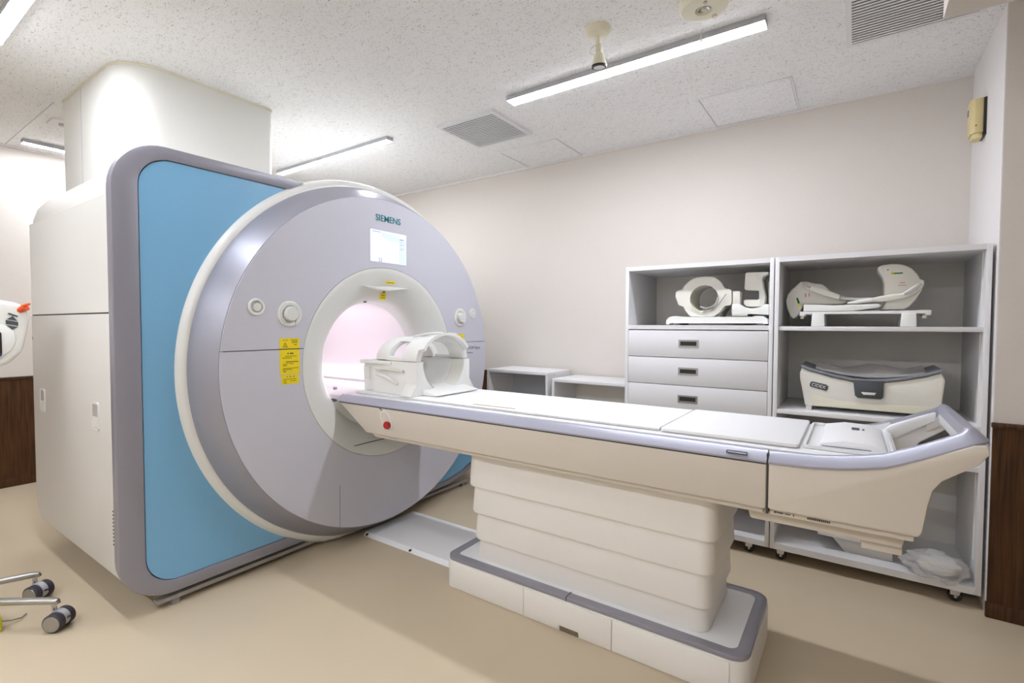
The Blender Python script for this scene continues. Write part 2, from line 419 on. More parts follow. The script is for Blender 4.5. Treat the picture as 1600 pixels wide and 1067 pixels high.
# upper shoulder & lower service panel on the side
obj('shoulder_cover', B(-3.802, -2.505, .754, .763, 1.300, 1.80), 'cover', G)
sp = obj('service_panel', prism(rrect(-3.802, -2.505, .166, 1.293, (.004, .004, .13, .004)), 'y', .752, .763), 'side', G, bevel=0.002)
for (x, z) in ((-3.62, .842), (-2.785, .845)):
    gr = obj('grip_recess', annulus(rrect(x-.045, x+.045, z-.07, z+.055, .012, 4), rrect(x-.036, x+.036, z-.058, z+.046, .008, 4), 'y', .7485, .756), 'cover', sp)
    obj('grip_pocket', B(x-.036, x+.036, .7508, .755, z-.01, z+.046), 'coilgrey', gr)
    obj('grip_lip', prism([(.7470, z-.056), (.7515, z-.056), (.7515, z-.010), (.7500, z-.010)], 'x', x-.034, x+.034), 'cover', gr)
for x in (-3.78, -2.53):
    obj('screw', disc(x, 0, 1.17, .008, 'y', .749, .753, 12), 'coilgrey', sp)
obj('panel_joint', B(-3.802, -2.505, .7575, .7635, 1.293, 1.300), 'gap', G)
bm = bmesh.new()
for i in range(5):
    for j in range(10):
        x = -2.60 + i*.012; z = .30 + j*.016 + (i % 2)*.004
        box(bm, x, x+.008, .7505, .7525, z, z+.005)
obj('vent_slots', bm, 'gap', sp)
# tower up to the ceiling
tw = obj('tower_cover', prism(rrect(-4.02, -3.045, .955, 1.75, (.045, .04, .05, .19), 12), 'z', 1.9, 2.596), 'tower', G)
obj('tower_seam', B(-3.655, -3.650, .9535, .956, 2.0, 2.59), 'fixture', tw)
obj('tower_sealant', annulus(rrect(-4.026, -3.039, .949, 1.756, (.05, .045, .055, .196), 12), rrect(-4.018, -3.047, .957, 1.748, (.043, .038, .048, .188), 12), 'z', 2.588, 2.5995), 'ivory', tw)

# silver frame and blue wing (left)
R1 = 1.055
def circ_y(z, side=-1): return GY + side*sqrt(R1*R1-(z-GZ)**2)
def arc_corner(cx, cz, r, a0, a1, n=10): return [(cx + r*cos(radians(a0+(a1-a0)*i/n)), cz + r*sin(radians(a0+(a1-a0)*i/n))) for i in range(n+1)]
ytop, ybot = .725, 0
zt, zb, rc = 2.012, .063, .2
outer = [(1.575, zt)] + arc_corner(ytop+rc, zt-rc, rc, 90, 180) + arc_corner(ytop+rc, zb+rc, rc, 180, 270) + [(circ_y(zb), zb)]
bt, bb, bl, br_ = 1.957, .118, .820, .125
inn = [(circ_y(bt), bt)] + arc_corner(bl+br_, bt-br_, br_, 90, 180) + arc_corner(bl+br_, bb+br_, br_, 180, 270) + [(circ_y(bb), bb)]
assert len(outer) == len(inn)
obj('wing_frame', annulus(outer, inn, 'x', -2.505, -2.452, closed=False), 'silver', G, bevel=0.006)
a_top = math.atan2(bt-GZ, circ_y(bt)-GY); a_bot = math.atan2(bb-GZ, circ_y(bb)-GY) + 2*pi
arc = [(GY + R1*cos(a_bot + (a_top-a_bot)*i/40), GZ + R1*sin(a_bot + (a_top-a_bot)*i/40)) for i in range(1, 40)]
g = .0025
inn2 = [(y + (g if y < 1 else 0), z - (g if z > GZ else -g)) for y, z in inn]
obj('blue_panel', prism(inn2 + arc, 'x', -2.49, -2.4585), 'blue', G)
obj('panel_backing', prism(inn + arc, 'x', -2.50, -2.4905), 'gap', G)
# small lower right wing
rw = [(2.45, .075), (2.72, .105), (2.88, .135), (3.02, .19), (3.075, .27), (3.09, .42), (3.06, .62), (2.98, .62), (2.6, .3)]
obj('blue_panel', prism(rw, 'x', -2.49, -2.4585), 'blue', G)
obj('wing_frame', prism([(2.3, .055), (2.72, .07), (2.90, .10), (3.03, .15), (3.06, .19), (2.88, .132), (2.72, .102), (2.3, .1)], 'x', -2.5, -2.452), 'silver', G)
obj('floor_rail', B((-2.50, -2.462, .86, 1.9, .028, .045), (-2.50, -2.462, 2.3, 2.99, .028, .045), (-2.50, -2.47, .92, .95, 0, .03), (-2.50, -2.47, 2.9, 2.93, 0, .03)), 'cable', G)
# rings and disc
obj('outer_ring', lathe([(-2.60, 1.075), (-2.49, 1.078), (-2.46, 1.070), (-2.437, 1.052), (-2.430, 1.034), (-2.44, .99)], (GY, GZ), n=160, clampz=.012), 'cover', G)
obj('silver_band', lathe([(-2.445, 1.033), (-2.430, 1.031), (-2.405, 1.018), (-2.345, .985), (-2.312, .963), (-2.303, .957), (-2.303, .94)], (GY, GZ), n=160, clampz=.035), 'silver_band', G)
def arcpts(r, a0, a1, n): return [(GY + r*cos(a0+(a1-a0)*i/n), GZ + r*sin(a0+(a1-a0)*i/n)) for i in range(n+1)]
zs = 1.128
Ro, Ri = .9535, .5575
def dcap(z, r): return math.asin((z-GZ)/r)
up_o = arcpts(Ro, dcap(zs+.002, Ro), pi-dcap(zs+.002, Ro), 90); up_i = arcpts(Ri, dcap(zs+.002, Ri), pi-dcap(zs+.002, Ri), 90)
lo_o = arcpts(Ro, dcap(zs-.002, Ro), -pi-dcap(zs-.002, Ro), 100); lo_i = arcpts(Ri, dcap(zs-.002, Ri), -pi-dcap(zs-.002, Ri), 100)
obj('front_cover', annulus(up_o, up_i, 'x', -2.32, -2.297, closed=False), 'disc', G)
lowc = obj('front_cover', annulus(lo_o, lo_i, 'x', -2.32, -2.297, closed=False), 'disc', G)
obj('disc_backing', lathe([(-2.325, .955), (-2.325, .5)], (GY, GZ)), 'gap', G)
obj('cover_joint', B(-2.2985, -2.2962, 1.668, 1.671, .13, .37), 'greyprint', lowc)
fun = obj('funnel', lathe([(-2.32, .556), (-2.297, .5555), (-2.2955, .548), (-2.300, .53), (-2.315, .485), (-2.335, .445), (-2.36, .405), (-2.395, .375), (-2.44, .358), (-2.5, .352)], (GY, GZ), n=128), 'funnel', G)
obj('tunnel', lathe([(-2.49, .352), (-2.56, .35), (-3.65, .35), (-3.8, .38), (-4.02, .48), (-4.056, .52)], (GY, GZ), n=96), 'bore', G)
# brow with laser window above the bore, and lower funnel joint
brow = [(1.84, 1.472), (1.93, 1.472), (2.02, 1.478), (2.10, 1.476), (2.19, 1.474), (2.10, 1.462), (2.02, 1.452), (1.93, 1.460)]
obj('laser_brow', prism(brow, 'x', -2.42, -2.296), 'funnel', G, bevel=0.002)
obj('funnel_joint', tube([(-2.302, 1.735, .566), (-2.310, 1.86, .566), (-2.312, 2.01, .566), (-2.310, 2.16, .566), (-2.302, 2.285, .566)], .0024, n=6), 'gap', G)
obj('bore_rail', B(-3.9, -2.40, 2.27, 2.33, .80, .865), 'bore', G, bevel=.008)
obj('bore_light', B(-3.75, -2.56, 1.69, 1.70, .90, .912), 'borelight', G, bevel=.003)  # near strip, mostly hidden, added to brighten the far bore wall
obj('bore_light', B(-3.75, -2.47, 2.318, 2.33, .872, .905), 'borelight', G, bevel=.003)
# knobs
def knob(y, z, r, big):
    X = -2.297
    bz = obj('dial_bezel', lathe([(X, r), (X+.005, r*.99), (X+.008, r*.9), (X+.006, r*.72), (X+.001, r*.66)], (y, z), n=40), 'cover', G)
    if big:
        obj('dial', lathe([(X, r*.55), (X+.022, r*.55), (X+.028, r*.5), (X+.029, .001)], (y, z), n=32), 'funnel', bz)
        for s in (-1, 1):
            pts = [(y+s*r*.42, z-r*.85), (y+s*r*.44, z-r*.6), (y+s*r*.66, z-r*.3), (y+s*r*.72, z), (y+s*r*.66, z+r*.3), (y+s*r*.44, z+r*.6), (y+s*r*.42, z+r*.85)]
            obj('dial_guard', tube([(X+.008, a, b) for a, b in pts], .0035, n=8), 'cover', bz)
    else:
        obj('button', lathe([(X, r*.5), (X+.008, r*.48), (X+.009, .001)], (y, z), n=24), 'funnel', bz)
        obj('button_ring', lathe([(X+.004, r*.62), (X+.009, r*.58), (X+.004, r*.54)], (y, z), n=32), 'cover', bz)
knob(1.388, 1.302, .064, True); knob(2.672, 1.302, .064, True)
knob(1.223, 1.332, .04, False); knob(2.812, 1.334, .036, False)
# display
X = -2.2968
dp = obj('display_screen', prism(rrect(1.886, 2.163, 1.618, 1.802, .003, 2), 'x', X-.004, X+.0015), 'screen', G)
obj('display_frame', annulus(rrect(1.880, 2.169, 1.612, 1.808, .005, 2), rrect(1.886, 2.163, 1.618, 1.802, .003, 2), 'x', X-.004, X+.001), 'disc', dp)
obj('screen_sidebar', B(X+.0015, X+.002, 2.105, 2.160, 1.622, 1.775), 'screen2', dp)
obj('screen_header', prism([(1.968, 1.792), (2.105, 1.792), (2.105, 1.748), (2.03, 1.750), (1.985, 1.762), (1.97, 1.775)], 'x', X+.0015, X+.002), 'screen2', dp)
bm = B((X+.002, X+.0024, 1.90, 1.962, 1.790, 1.794), (X+.002, X+.0024, 2.11, 2.14, 1.765, 1.771), (X+.002, X+.0024, 2.112, 2.135, 1.752, 1.754),
       (X+.002, X+.0024, 2.112, 2.150, 1.738, 1.740), (X+.002, X+.0024, 2.112, 2.130, 1.730, 1.732), (X+.002, X+.0024, 2.112, 2.148, 1.714, 1.716), (X+.002, X+.0024, 2.112, 2.132, 1.706, 1.708))
for (a, b, c, d_) in ((1.95, 1.954, 1.62, 1.644), (1.965, 1.969, 1.62, 1.644), (1.954, 1.965, 1.62, 1.623)): box(bm, X+.0015, X+.002, a, b, c, d_)
obj('screen_text', bm, 'screenink', dp)
obj('screen_icon', annulus([(2.0+.018*cos(i*pi/8), 1.672+.020*sin(i*pi/8)) for i in range(16)], [(2.0+.015*cos(i*pi/8), 1.672+.017*sin(i*pi/8)) for i in range(16)], 'x', X+.0015, X+.002), 'screen2', dp)
text('logo_letters', 'SIEMENS', .052, (X+.001, 2.022, 1.873), (0, 1, 0), (0, 0, 1), 'teal', G, width=.19, bold=.0007)
text('model_name', 'MAGNETOM Skyra', .032, (X+.001, 2.783, 1.083), (0, 1, 0), (0, 0, 1), 'greyprint', G, width=.235)
text('model_caption', 'A Tim+Dot System', .015, (X+.001, 2.740, 1.050), (0, 1, 0), (0, 0, 1), 'greyprint', G, width=.15)
# yellow labels
def sticker(y0, y1, z0, z1, rows, tri=None, x=X):
    s = obj('warning_label', B(x, x+.001, y0, y1, z0, z1), 'yellow', G)
    bm = bmesh.new()
    for (a, b, z, h) in rows: box(bm, x+.001, x+.0014, y0+(y1-y0)*a, y0+(y1-y0)*b, z0+(z1-z0)*(z-h/2), z0+(z1-z0)*(z+h/2))
    if tri:
        cy, cz, q = y0+(y1-y0)*tri[0], z0+(z1-z0)*tri[1], tri[2]
        o_ = [(cy-q, cz-q*.8), (cy+q, cz-q*.8), (cy, cz+q)]; k = .68
        annulus(o_, [(cy+(a-cy)*k, cz-q*.12+(b-cz+q*.12)*k) for a, b in o_], 'x', x+.001, x+.0014, bm=bm)
        box(bm, x+.001, x+.0014, cy-q*.07, cy+q*.07, cz-q*.35, cz+q*.25)
    obj('label_print', bm, 'print', s)
sticker(1.334, 1.438, 1.131, 1.182, [(.15, .2, .8, .06), (.24, .28, .8, .06), (.33, .4, .8, .06), (.55, .92, .82, .05), (.6, .92, .68, .05), (.6, .92, .55, .05), (.72, .86, .35, .06)], (.27, .35, .013))
sticker(1.334, 1.438, 1.004, 1.126, [(.38, .44, .84, .05), (.5, .68, .84, .05), (.25, .85, .73, .02), (.12, .6, .66, .02), (.3, .93, .5, .03), (.15, .4, .42, .02), (.45, .7, .42, .02), (.15, .35, .36, .03), (.15, .93, .24, .02), (.12, .6, .19, .02), (.15, .3, .12, .03)])
sticker(1.341, 1.433, .955, 1.000, [(.3, .36, .82, .08), (.46, .56, .82, .08), (.66, .74, .82, .1), (.1, .85, .55, .05), (.1, .3, .35, .06), (.5, .85, .35, .05), (.1, .3, .15, .05)])
sticker(2.625, 2.715, 1.132, 1.186, [(.5, .85, .6, .04)], (.3, .3, .013))
s = obj('warning_label', B(-2.296, -2.2945, 2.000, 2.070, 1.494, 1.511), 'yellow', G); obj('label_print', B(-2.2945, -2.294, 2.008, 2.062, 1.500, 1.504), 'print', s)
def loc_on(y, z): return -2.352 if z < 1.45 else -2.33
tg = obj('warning_tag', prism([(1.992, 1.400), (2.035, 1.397), (2.047, 1.438), (2.002, 1.442)], 'x', -2.347, -2.345), 'yellow', G)
obj('label_print', B((-2.345, -2.3445, 2.008, 2.034, 1.412, 1.415), (-2.345, -2.3445, 2.008, 2.030, 1.426, 1.429)), 'print', tg)
obj('warning_triangle', prism([(2.012, 1.444), (2.034, 1.444), (2.023, 1.466)], 'x', -2.341, -2.339), 'print', tg)
obj('bore_sensor', disc(-2.4, 1.93, 1.386, .004, 'x', -2.41, -2.39, 10), 'gap', G)
obj('bore_clip', B(-2.40, -2.385, 1.705, 1.722, .885, .90), 'fixture', G, bevel=.003)

# floor plate between scanner and table
t = thing('floor_plate', 'low white cover plate on the floor between scanner and patient table', 'cover plate', (-2.0, 2.08, 0))
pl = obj('plate', prism([(1.880, 0), (2.30, 0), (2.285, .022), (1.90, .022)], 'x', -2.37, -1.605), 'tabletop', t, bevel=.003)
for x in (-2.34, -1.98, -1.64):
    obj('screw', disc(x, 1.886, .012, .006, 'y', 1.880, 1.892, 12), 'black', pl)

# ---------------------------------------------------------------- patient table
T = thing('patient_table', 'long white patient table on a stepped pedestal, docked to the MRI scanner', 'table', (-.93, GY, 0))
base_o = rrect(-1.60, -.262, 1.745, 2.255, (.06, .06, .05, .06), 6)
def notch(x0, x1, z1, y=1.745):
    return
pb = obj('plinth', prism(rrect(-1.60, -.262, 1.749, 2.255, (.06, .06, .05, .06), 6), 'z', .0, .128), 'shell', T)
obj('plinth_panel', prism([(-1.545, .004), (-1.145, .004), (-1.145, .124), (-1.545, .124)], 'y', 1.744, 1.7495), 'shell', T, bevel=.0015)
obj('access_panel', prism([(-1.139, .006), (-.975, .006), (-.968, .024), (-.882, .024), (-.875, .006), (-.741, .006), (-.741, .124), (-1.139, .124)], 'y', 1.7425, 1.7495), 'shell', T, bevel=.0015)
obj('cable_notch', B(-.968, -.882, 1.7475, 1.7488, .001, .024), 'notch', T)
obj('plinth_panel', prism([(-.735, .004), (-.32, .004), (-.32, .124), (-.735, .124)], 'y', 1.744, 1.7495), 'shell', T, bevel=.0015)
to = rrect(-1.597, -.265, 1.752, 2.252, (.06, .06, .05, .06), 6); ti = rrect(-1.555, -.307, 1.794, 2.21, (.03, .03, .025, .03), 6)
obj('plinth_trim', annulus(to, ti, 'z', .128, .146), 'silver', T, bevel=.003)
obj('plinth_top', prism(ti, 'z', .128, .1435), 'tabletop', T)
obj('trim_joint', B(-.942, -.939, 1.750, 1.797, .13, .1470), 'gap', T)
for k, (z0, z1) in enumerate(((.1435, .243), (.243, .371), (.371, .498), (.498, .66))):
    e = .010 * k
    s0 = rrect(-1.468-e, -.410+e, 1.820-e, 2.20+e, .05, 6)
    bm = bmesh.new(); rings = []
    for (ins, z) in ((.010, z0-.006 if k else z0), (0, z0-.006 if k else z0), (-.0025, z0+.004), (.004, z1), (.02, z1)):
        rings.append([bm.verts.new((x + (ins if x < -.94 else -ins), y + (ins if y < GY else -ins), z)) for x, y in s0])
    for a, b in zip(rings[:-1], rings[1:]):
        for i in range(len(a)): bm.faces.new((a[i], a[(i+1) % len(a)], b[(i+1) % len(b)], b[i]))
    bm.faces.new(rings[0][::-1]); bm.faces.new(rings[-1])
    obj('pedestal_shell', bm, 'shell', T, ang=40)
# deck body
yN, yF = 1.715, 2.305
obj('deck_body', prism([(-2.365, .822), (-.217, .822), (-.217, .675), (-2.13, .675)], 'y', yN, yF), 'table', T, bevel=.006)
obj('deck_underside', prism([(-2.11, .676), (-.225, .676), (-.225, .655), (-2.08, .655)], 'y', yN+.018, yF-.018), 'table', T, bevel=.004)
obj('deck_gap', B(-.2175, -.2105, yN+.006, yF-.006, .66, .85), 'gap', T)
# rim (silver) straight parts + white deck
rimsec = [(-.004, .822), (-.006, .828), (.022, .853), (.034, .858), (.045, .855), (.045, .822)]
for side in (0, 1):
    f = (lambda a: yN + a) if side == 0 else (lambda a: yF - a)
    obj('silver_rim', prism([(f(a), z) for a, z in rimsec], 'x', -2.372, -.2165), 'rim', T, ang=50)
    obj('rim_shadow_gap', B(-2.36, -.218, min(f(0), f(.02)), max(f(0), f(.02)), .816, .823), 'gap', T)
obj('deck_top', prism([(yN+.036, .835), (yN+.036, .861), (yN+.05, .866), (yN+.10, .868), (yF-.10, .868), (yF-.05, .866), (yF-.036, .861), (yF-.036, .835)], 'x', -2.34, .115), 'tabletop', T)
_hp = math.acos(.215/.392)
obj('docking_cover', prism([(GY + .392*sin(_hp*(1-2*i/24)), GZ - .392*cos(_hp*(1-2*i/24))) for i in range(25)], 'x', -2.40, -2.378), 'funnel', G, bevel=.002)
obj('bore_bed', prism([(1.76, .82), (1.76, .845), (1.80, .853), (2.22, .853), (2.26, .845), (2.26, .82)], 'x', -3.85, -2.341), 'bore', T)
# foot end
def hz(x):
    K = [(-.3, .0), (-.211, .0), (-.1, .003), (.0, .014), (.08, .033), (.15, .062), (.21, .092), (.26, .118), (.29, .125), (.4, .125)]
    for (a, b), (c, d_) in zip(K[:-1], K[1:]):
        if a <= x <= c: return b + (d_-b)*(x-a)/(c-a)
E1 = [(x, .8235 + hz(x)) for x in (-.211, -.1, -.05, .0, .04, .08, .115, .15, .18, .21, .24, .262)] + [(.288, .945), (.292, .925), (.272, .893), (.235, .865), (.20, .838), (.183, .81), (.174, .77), (.163, .69), (.155, .677), (-.211, .677)]
end_plate = lambda y0, y1: prism(E1, 'y', y0, y1)
obj('foot_side_cover', end_plate(yN, yN+.045), 'table', T, bevel=.006)
obj('foot_side_cover', end_plate(yF-.045, yF), 'tabletop', T, bevel=.006)
obj('foot_block', B(-.211, .118, yN+.04, yF-.04, .68, .845), 'table', T)
# curved silver handle rim
xs = [-.211, -.15, -.09, -.03, .03, .08, .12, .16, .19, .22, .245]
path = [(x, yN + .0 + max(0, (x-.08))*.10, 0) for x in xs]
yc0 = path[-1][1]
cc = (.245, yc0+.045); corner = [(cc[0]+.045*sin(radians(a)), cc[1]-.045*cos(radians(a)), 0) for a in (18, 36, 54, 72, 90)]
half = path + corner
full = half + [(x, 2*GY-y, z) for x, y, z in half[::-1]]
fr = []
for i in range(len(full)):
    a = Vector(full[max(i-1, 0)]); b = Vector(full[min(i+1, len(full)-1)]); d = (b-a).normalized(); fr.append(Vector((-d.y, d.x, 0)))
pz = [(x, y, hz(x)) for x, y, z in full]
obj('silver_rim', sweep([(-.006, .822), (-.008, .828), (.018, .853), (.030, .858), (.042, .855), (.042, .822)], pz, fr), 'rim', T, ang=50)
obj('handle_underside', sweep([(-.002, .823), (-.010, .808), (-.008, .788), (.004, .778), (.030, .778), (.040, .79), (.042, .8225)], pz[9:-9], fr[9:-9]), 'tabletop', T, ang=50)
for (ya, yb) in ((yN+.034, yN+.050), (yF-.050, yF-.034)):
    obj('deck_side_wall', prism([(x, .84) for x in (-.211, .115)] + [(x, .853 + hz(x)) for x in (.115, .08, .04, 0, -.05, -.1, -.211)], 'y', ya, yb), 'tabletop', T)
obj('handle_gusset', prism([(.07, .845), (.115, .892), (.16, .915), (.2, .935), (.24, .953), (.24, .92), (.2, .895), (.15, .86), (.115, .835)], 'y', yF-.066, yF-.034), 'tabletop', T, bevel=.006)
obj('undertray', prism([(-.27, .616), (.125, .616), (.135, .66), (-.28, .66)], 'y', 1.775, 2.245), 'table', T, bevel=.006)
obj('undertray_lip', B(.03, .128, 1.80, 2.22, .585, .616), 'table', T, bevel=.004)
obj('foot_underside', B(-.208, .148, yN+.02, yF-.02, .655, .678), 'table', T, bevel=.004)
# small markings
bm = bmesh.new()
for i, (a, b, h) in enumerate([(-.195, -.190, .006), (-.188, -.186, .006), (-.184, -.170, .003), (-.165, -.15, .002), (-.143, -.140, .005)]): box(bm, a, b, yN+.0170, yN+.0185, .666-h/2, .666+h/2)
obj('type_marking', bm, 'gap', T)
bm = bmesh.new()
for i in range(12): box(bm, -.105+i*.005, -.102+i*.005, yN+.0170, yN+.0185, .663, .669)
obj('serial_marking', bm, 'gap', T)
obj('rim_badge', annulus(rrect(-.335, -.272, .837, .846, .003, 2), rrect(-.333, -.274, .8385, .8445, .002, 2), 'y', 1.7148, 1.7205), 'gap', T)
# emergency stop in an oval recess
def oval(rx, rz): return [(-1.968 + rx*cos(a) - .020*sin(a), .758 + rz*sin(a)) for a in [i*pi/18 for i in range(36)]]
er = obj('stop_recess', annulus(oval(.040, .050), oval(.035, .045), 'y', 1.7105, 1.7165), 'tabletop', T)
obj('recess_floor', prism(oval(.035, .045), 'y', 1.7135, 1.7155), 'table', er)
obj('stop_button', lathe([(1.7135, .016), (1.705, .0195), (1.698, .020), (1.693, .017), (1.691, .001)], (-1.953, .737), 'y', n=28), 'red', er)
obj('stop_marking', B((-2.022, -2.012, 1.7143, 1.7152, .809, .816), (-2.010, -2.000, 1.7143, 1.7152, .803, .810)), 'gap', T)

# pads on the table
p1 = obj('table_pad', prism([(1.775, .8685), (1.772, .876), (1.785, .880), (1.95, .879), (2.07, .879), (2.235, .880), (2.25, .876), (2.247, .8685)], 'x', -2.29, -.575), 'pad')
obj('edge_slot', prism([(-1.46, 1.789), (-1.445, 1.796), (-1.225, 1.800), (-1.225, 1.794)], 'z', .8795, .8812), 'slotline', p1)
tag(p1, 'long thin white mattress pad on the patient table, head coil standing on it', 'mattress')
p2 = obj('table_pad', prism(rrect(-.570, -.135, 1.768, 2.252, .012, 3), 'z', .8685, .881), 'pad', bevel=.004)
tag(p2, 'short white mattress pad at the foot of the patient table', 'mattress')
t = thing('foot_cushion', 'white sloped cushion in a tray at the handle end of the patient table', 'cushion', (0, GY, .8685))
obj('cushion_tray', annulus(rrect(-.125, .105, 1.79, 2.235, .015, 3), rrect(-.118, .098, 1.797, 2.228, .012, 3), 'z', .8685, .878), 'tabletop', t)
pil = obj('cushion', prism([(-.085, .8685), (-.080, .884), (-.02, .896), (.05, .894), (.088, .880), (.09, .8685)], 'y', 1.83, 2.20), 'pad', t, bevel=.008)
obj('care_label', B(.0, .022, 2.05, 2.09, .8950, .8972), 'badge', pil)
obj('care_label', B(.030, .036, 2.06, 2.08, .8940, .8962), 'badge', pil)
obj('green_seam', tube([(-.075, 1.828, .874), (.03, 1.828, .875), (.05, 1.829, .875)], .0014, n=6), 'greyprint', pil)

# ---------------------------------------------------------------- head coil on the table
Z0 = .8805
t = thing('head_coil', 'white head coil with an open cage top standing on the patient table pad', 'MRI coil', (-2.0, 2.02, Z0))
yc = 2.02
def ushape(hw, z0, z1, r, cz, flare=0.0, n=20):
    pts = [(yc-hw-flare, z0), (yc+hw+flare, z0), (yc+hw, z0+.06), (yc+hw, z1), (yc+r, z1)]
    pts += [(yc+r*cos(-pi*i/n), cz+r*sin(-pi*i/n)) for i in range(0, n+1)] + [(yc-r, z1), (yc-hw, z1), (yc-hw, z0+.06)]
    return pts
obj('lower_shell', prism(ushape(.205, Z0, 1.055, .150, 1.052, .012), 'x', -2.18, -1.93), 'coil2', t, bevel=.008)
obj('front_cradle', prism(ushape(.212, Z0, 1.055, .165, 1.052, .045), 'x', -1.925, -1.845), 'coil2', t, bevel=.012)
obj('neck_pad', prism([(-1.93, Z0+.001), (-1.75, Z0+.001), (-1.74, Z0+.008), (-1.85, Z0+.03), (-1.93, Z0+.04)], 'y', yc-.17, yc+.17), 'coil2', t, bevel=.006)
obj('connector_box', prism(rrect(-2.285, -2.15, Z0, 1.035, .012, 4), 'y', yc-.195, yc+.195), 'coil2', t, bevel=.008)
obj('connector_lid', prism(rrect(-2.295, -2.04, 1.035, 1.055, .008, 3), 'y', yc-.215, yc-.10), 'coil2', t, bevel=.004)
obj('latch_lever', prism([(-2.17, 1.025), (-1.945, 1.012), (-1.94, 1.000), (-2.17, 1.008)], 'y', yc-.222, yc-.205), 'coil', t, bevel=.003)
obj('latch_handle', tube([(-2.16, yc-.212, .985), (-2.08, yc-.222, .975), (-2.02, yc-.222, .955), (-1.99, yc-.212, .935)], [.008, .011, .011, .006], n=10), 'coil2', t)
obj('latch_block', B(-2.275, -2.225, yc-.206, yc-.19, .945, 1.015), 'coil2', t, bevel=.004)
obj('liner', lathe([(-2.17, .148), (-1.85, .160)], (yc, 1.052), n=24, a0=pi, a1=2*pi), 'coil', t)
def hoop(x0, x1, ro, ri, zc, sq=1.0, n=24):
    o_ = [(yc + ro*cos(pi*i/n), zc + ro*sq*sin(pi*i/n)) for i in range(n+1)]; i_ = [(yc + ri*cos(pi*i/n), zc + ri*sq*sin(pi*i/n)) for i in range(n+1)]
    return annulus(o_, i_, 'x', x0, x1, closed=False)
up = obj('upper_cage', hoop(-1.965, -1.855, .207, .168, 1.058, .66), 'coil2', t, bevel=.006)
obj('cage_hoop', hoop(-2.175, -2.08, .200, .155, 1.058, .62), 'coil2', up, bevel=.006)
obj('cage_crown', hoop(-2.10, -1.925, .200, .168, 1.058, .63).copy() if False else prism([(yc-.105, 1.158), (yc-.07, 1.172), (yc, 1.184), (yc+.07, 1.172), (yc+.105, 1.158), (yc+.07, 1.152), (yc, 1.162), (yc-.07, 1.152)], 'x', -2.11, -1.92), 'coil2', up, bevel=.004)
for s in (-1, 1):
    y_a, y_b = sorted((yc + s*.203, yc + s*.170))
    obj('cage_bar', B(-2.085, -1.96, y_a, y_b, 1.056, 1.078), 'coil2', up, bevel=.004)
# visor reaching forward over the opening
vis = bmesh.new(); L = []
for (x, ro, dz) in ((-1.90, .200, .004), (-1.87, .201, .008), (-1.84, .199, .016), (-1.825, .193, .022)):
    L.append([(x, yc + ro*cos(pi*(.12+.76*i/16)), 1.058 + dz + ro*.66*sin(pi*(.12+.76*i/16))) for i in range(17)])
V1 = [[vis.verts.new(p) for p in r_] for r_ in L]; V2 = [[vis.verts.new((p[0], yc+(p[1]-yc)*.93, p[2]-.014)) for p in r_] for r_ in L]
for V in (V1, V2):
    for a, b in zip(V[:-1], V[1:]):
        for i in range(16): vis.faces.new((a[i], a[i+1], b[i+1], b[i]))
for i in range(16): vis.faces.new((V1[0][i], V1[0][i+1], V2[0][i+1], V2[0][i])); vis.faces.new((V1[-1][i], V1[-1][i+1], V2[-1][i+1], V2[-1][i]))
for a, b, c, d_ in zip(V1[:-1], V1[1:], V2[:-1], V2[1:]):
    for i in (0, 16): vis.faces.new((a[i], b[i], d_[i], c[i]))
obj('visor', vis, 'coil2', up, ang=50)
obj('mirror_rail', tube([(-2.02, yc-.06, 1.185), (-1.93, yc-.055, 1.200), (-1.88, yc-.05, 1.205), (-1.83, yc-.03, 1.207)], [.008, .013, .014, .008], n=10, flat=.5), 'coil2', up)
obj('mirror_rail', tube([(-2.02, yc+.07, 1.183), (-1.93, yc+.075, 1.197), (-1.88, yc+.08, 1.200), (-1.84, yc+.09, 1.200)], [.008, .013, .014, .008], n=10, flat=.5), 'coil2', up)

# ---------------------------------------------------------------- cabinets
YF = 2.935; YB = 3.47
def castor(x, y, parent, zt_=.062):
    r = .024
    w_ = obj('caster', lathe([(y-.012, .004), (y-.012, r), (y-.009, r+.001), (y+.009, r+.001), (y+.012, r), (y+.012, .004)], (x, r+.001), 'y', n=24), 'black', parent)
    obj('fork', prism([(x-.018, .03), (x+.012, .03), (x+.02, zt_-.002), (x-.02, zt_-.002)], 'y', y-.017, y-.0125), 'chrome', w_)
    obj('axle_cap', disc(x, y, r, .006, 'y', y-.019, y-.016, 12), 'chrome', w_)
    return w_
ca = thing('storage_cabinet', 'white cabinet with an open top compartment over drawers with metal pulls', 'cabinet', (-.76, 3.2, 0))
x0, x1 = -1.172, -.353; th = .02
obj('side_panel', B(x0, x0+th, YF, YB, .062, 1.61), 'cab', ca, bevel=.001); obj('side_panel', B(x1-th, x1, YF, YB, .062, 1.61), 'cab', ca, bevel=.001)
obj('top_panel', B(x0+th, x1-th, YF, YB, 1.585, 1.61), 'cab', ca); obj('bottom_panel', B(x0+th, x1-th, YF, YB, .062, .092), 'cab', ca)
obj('back_panel', B(x0+th, x1-th, YB-.012, YB-.001, .092, 1.585), 'cabin', ca)
obj('shelf', B(x0+th, x1-th, YF+.002, YB-.012, 1.228, 1.253), 'cab', ca)
obj('shelf', B(x0+th, x1-th, YF+.002, YB-.012, .40, .42), 'cab', ca)
zt_ = 1.224
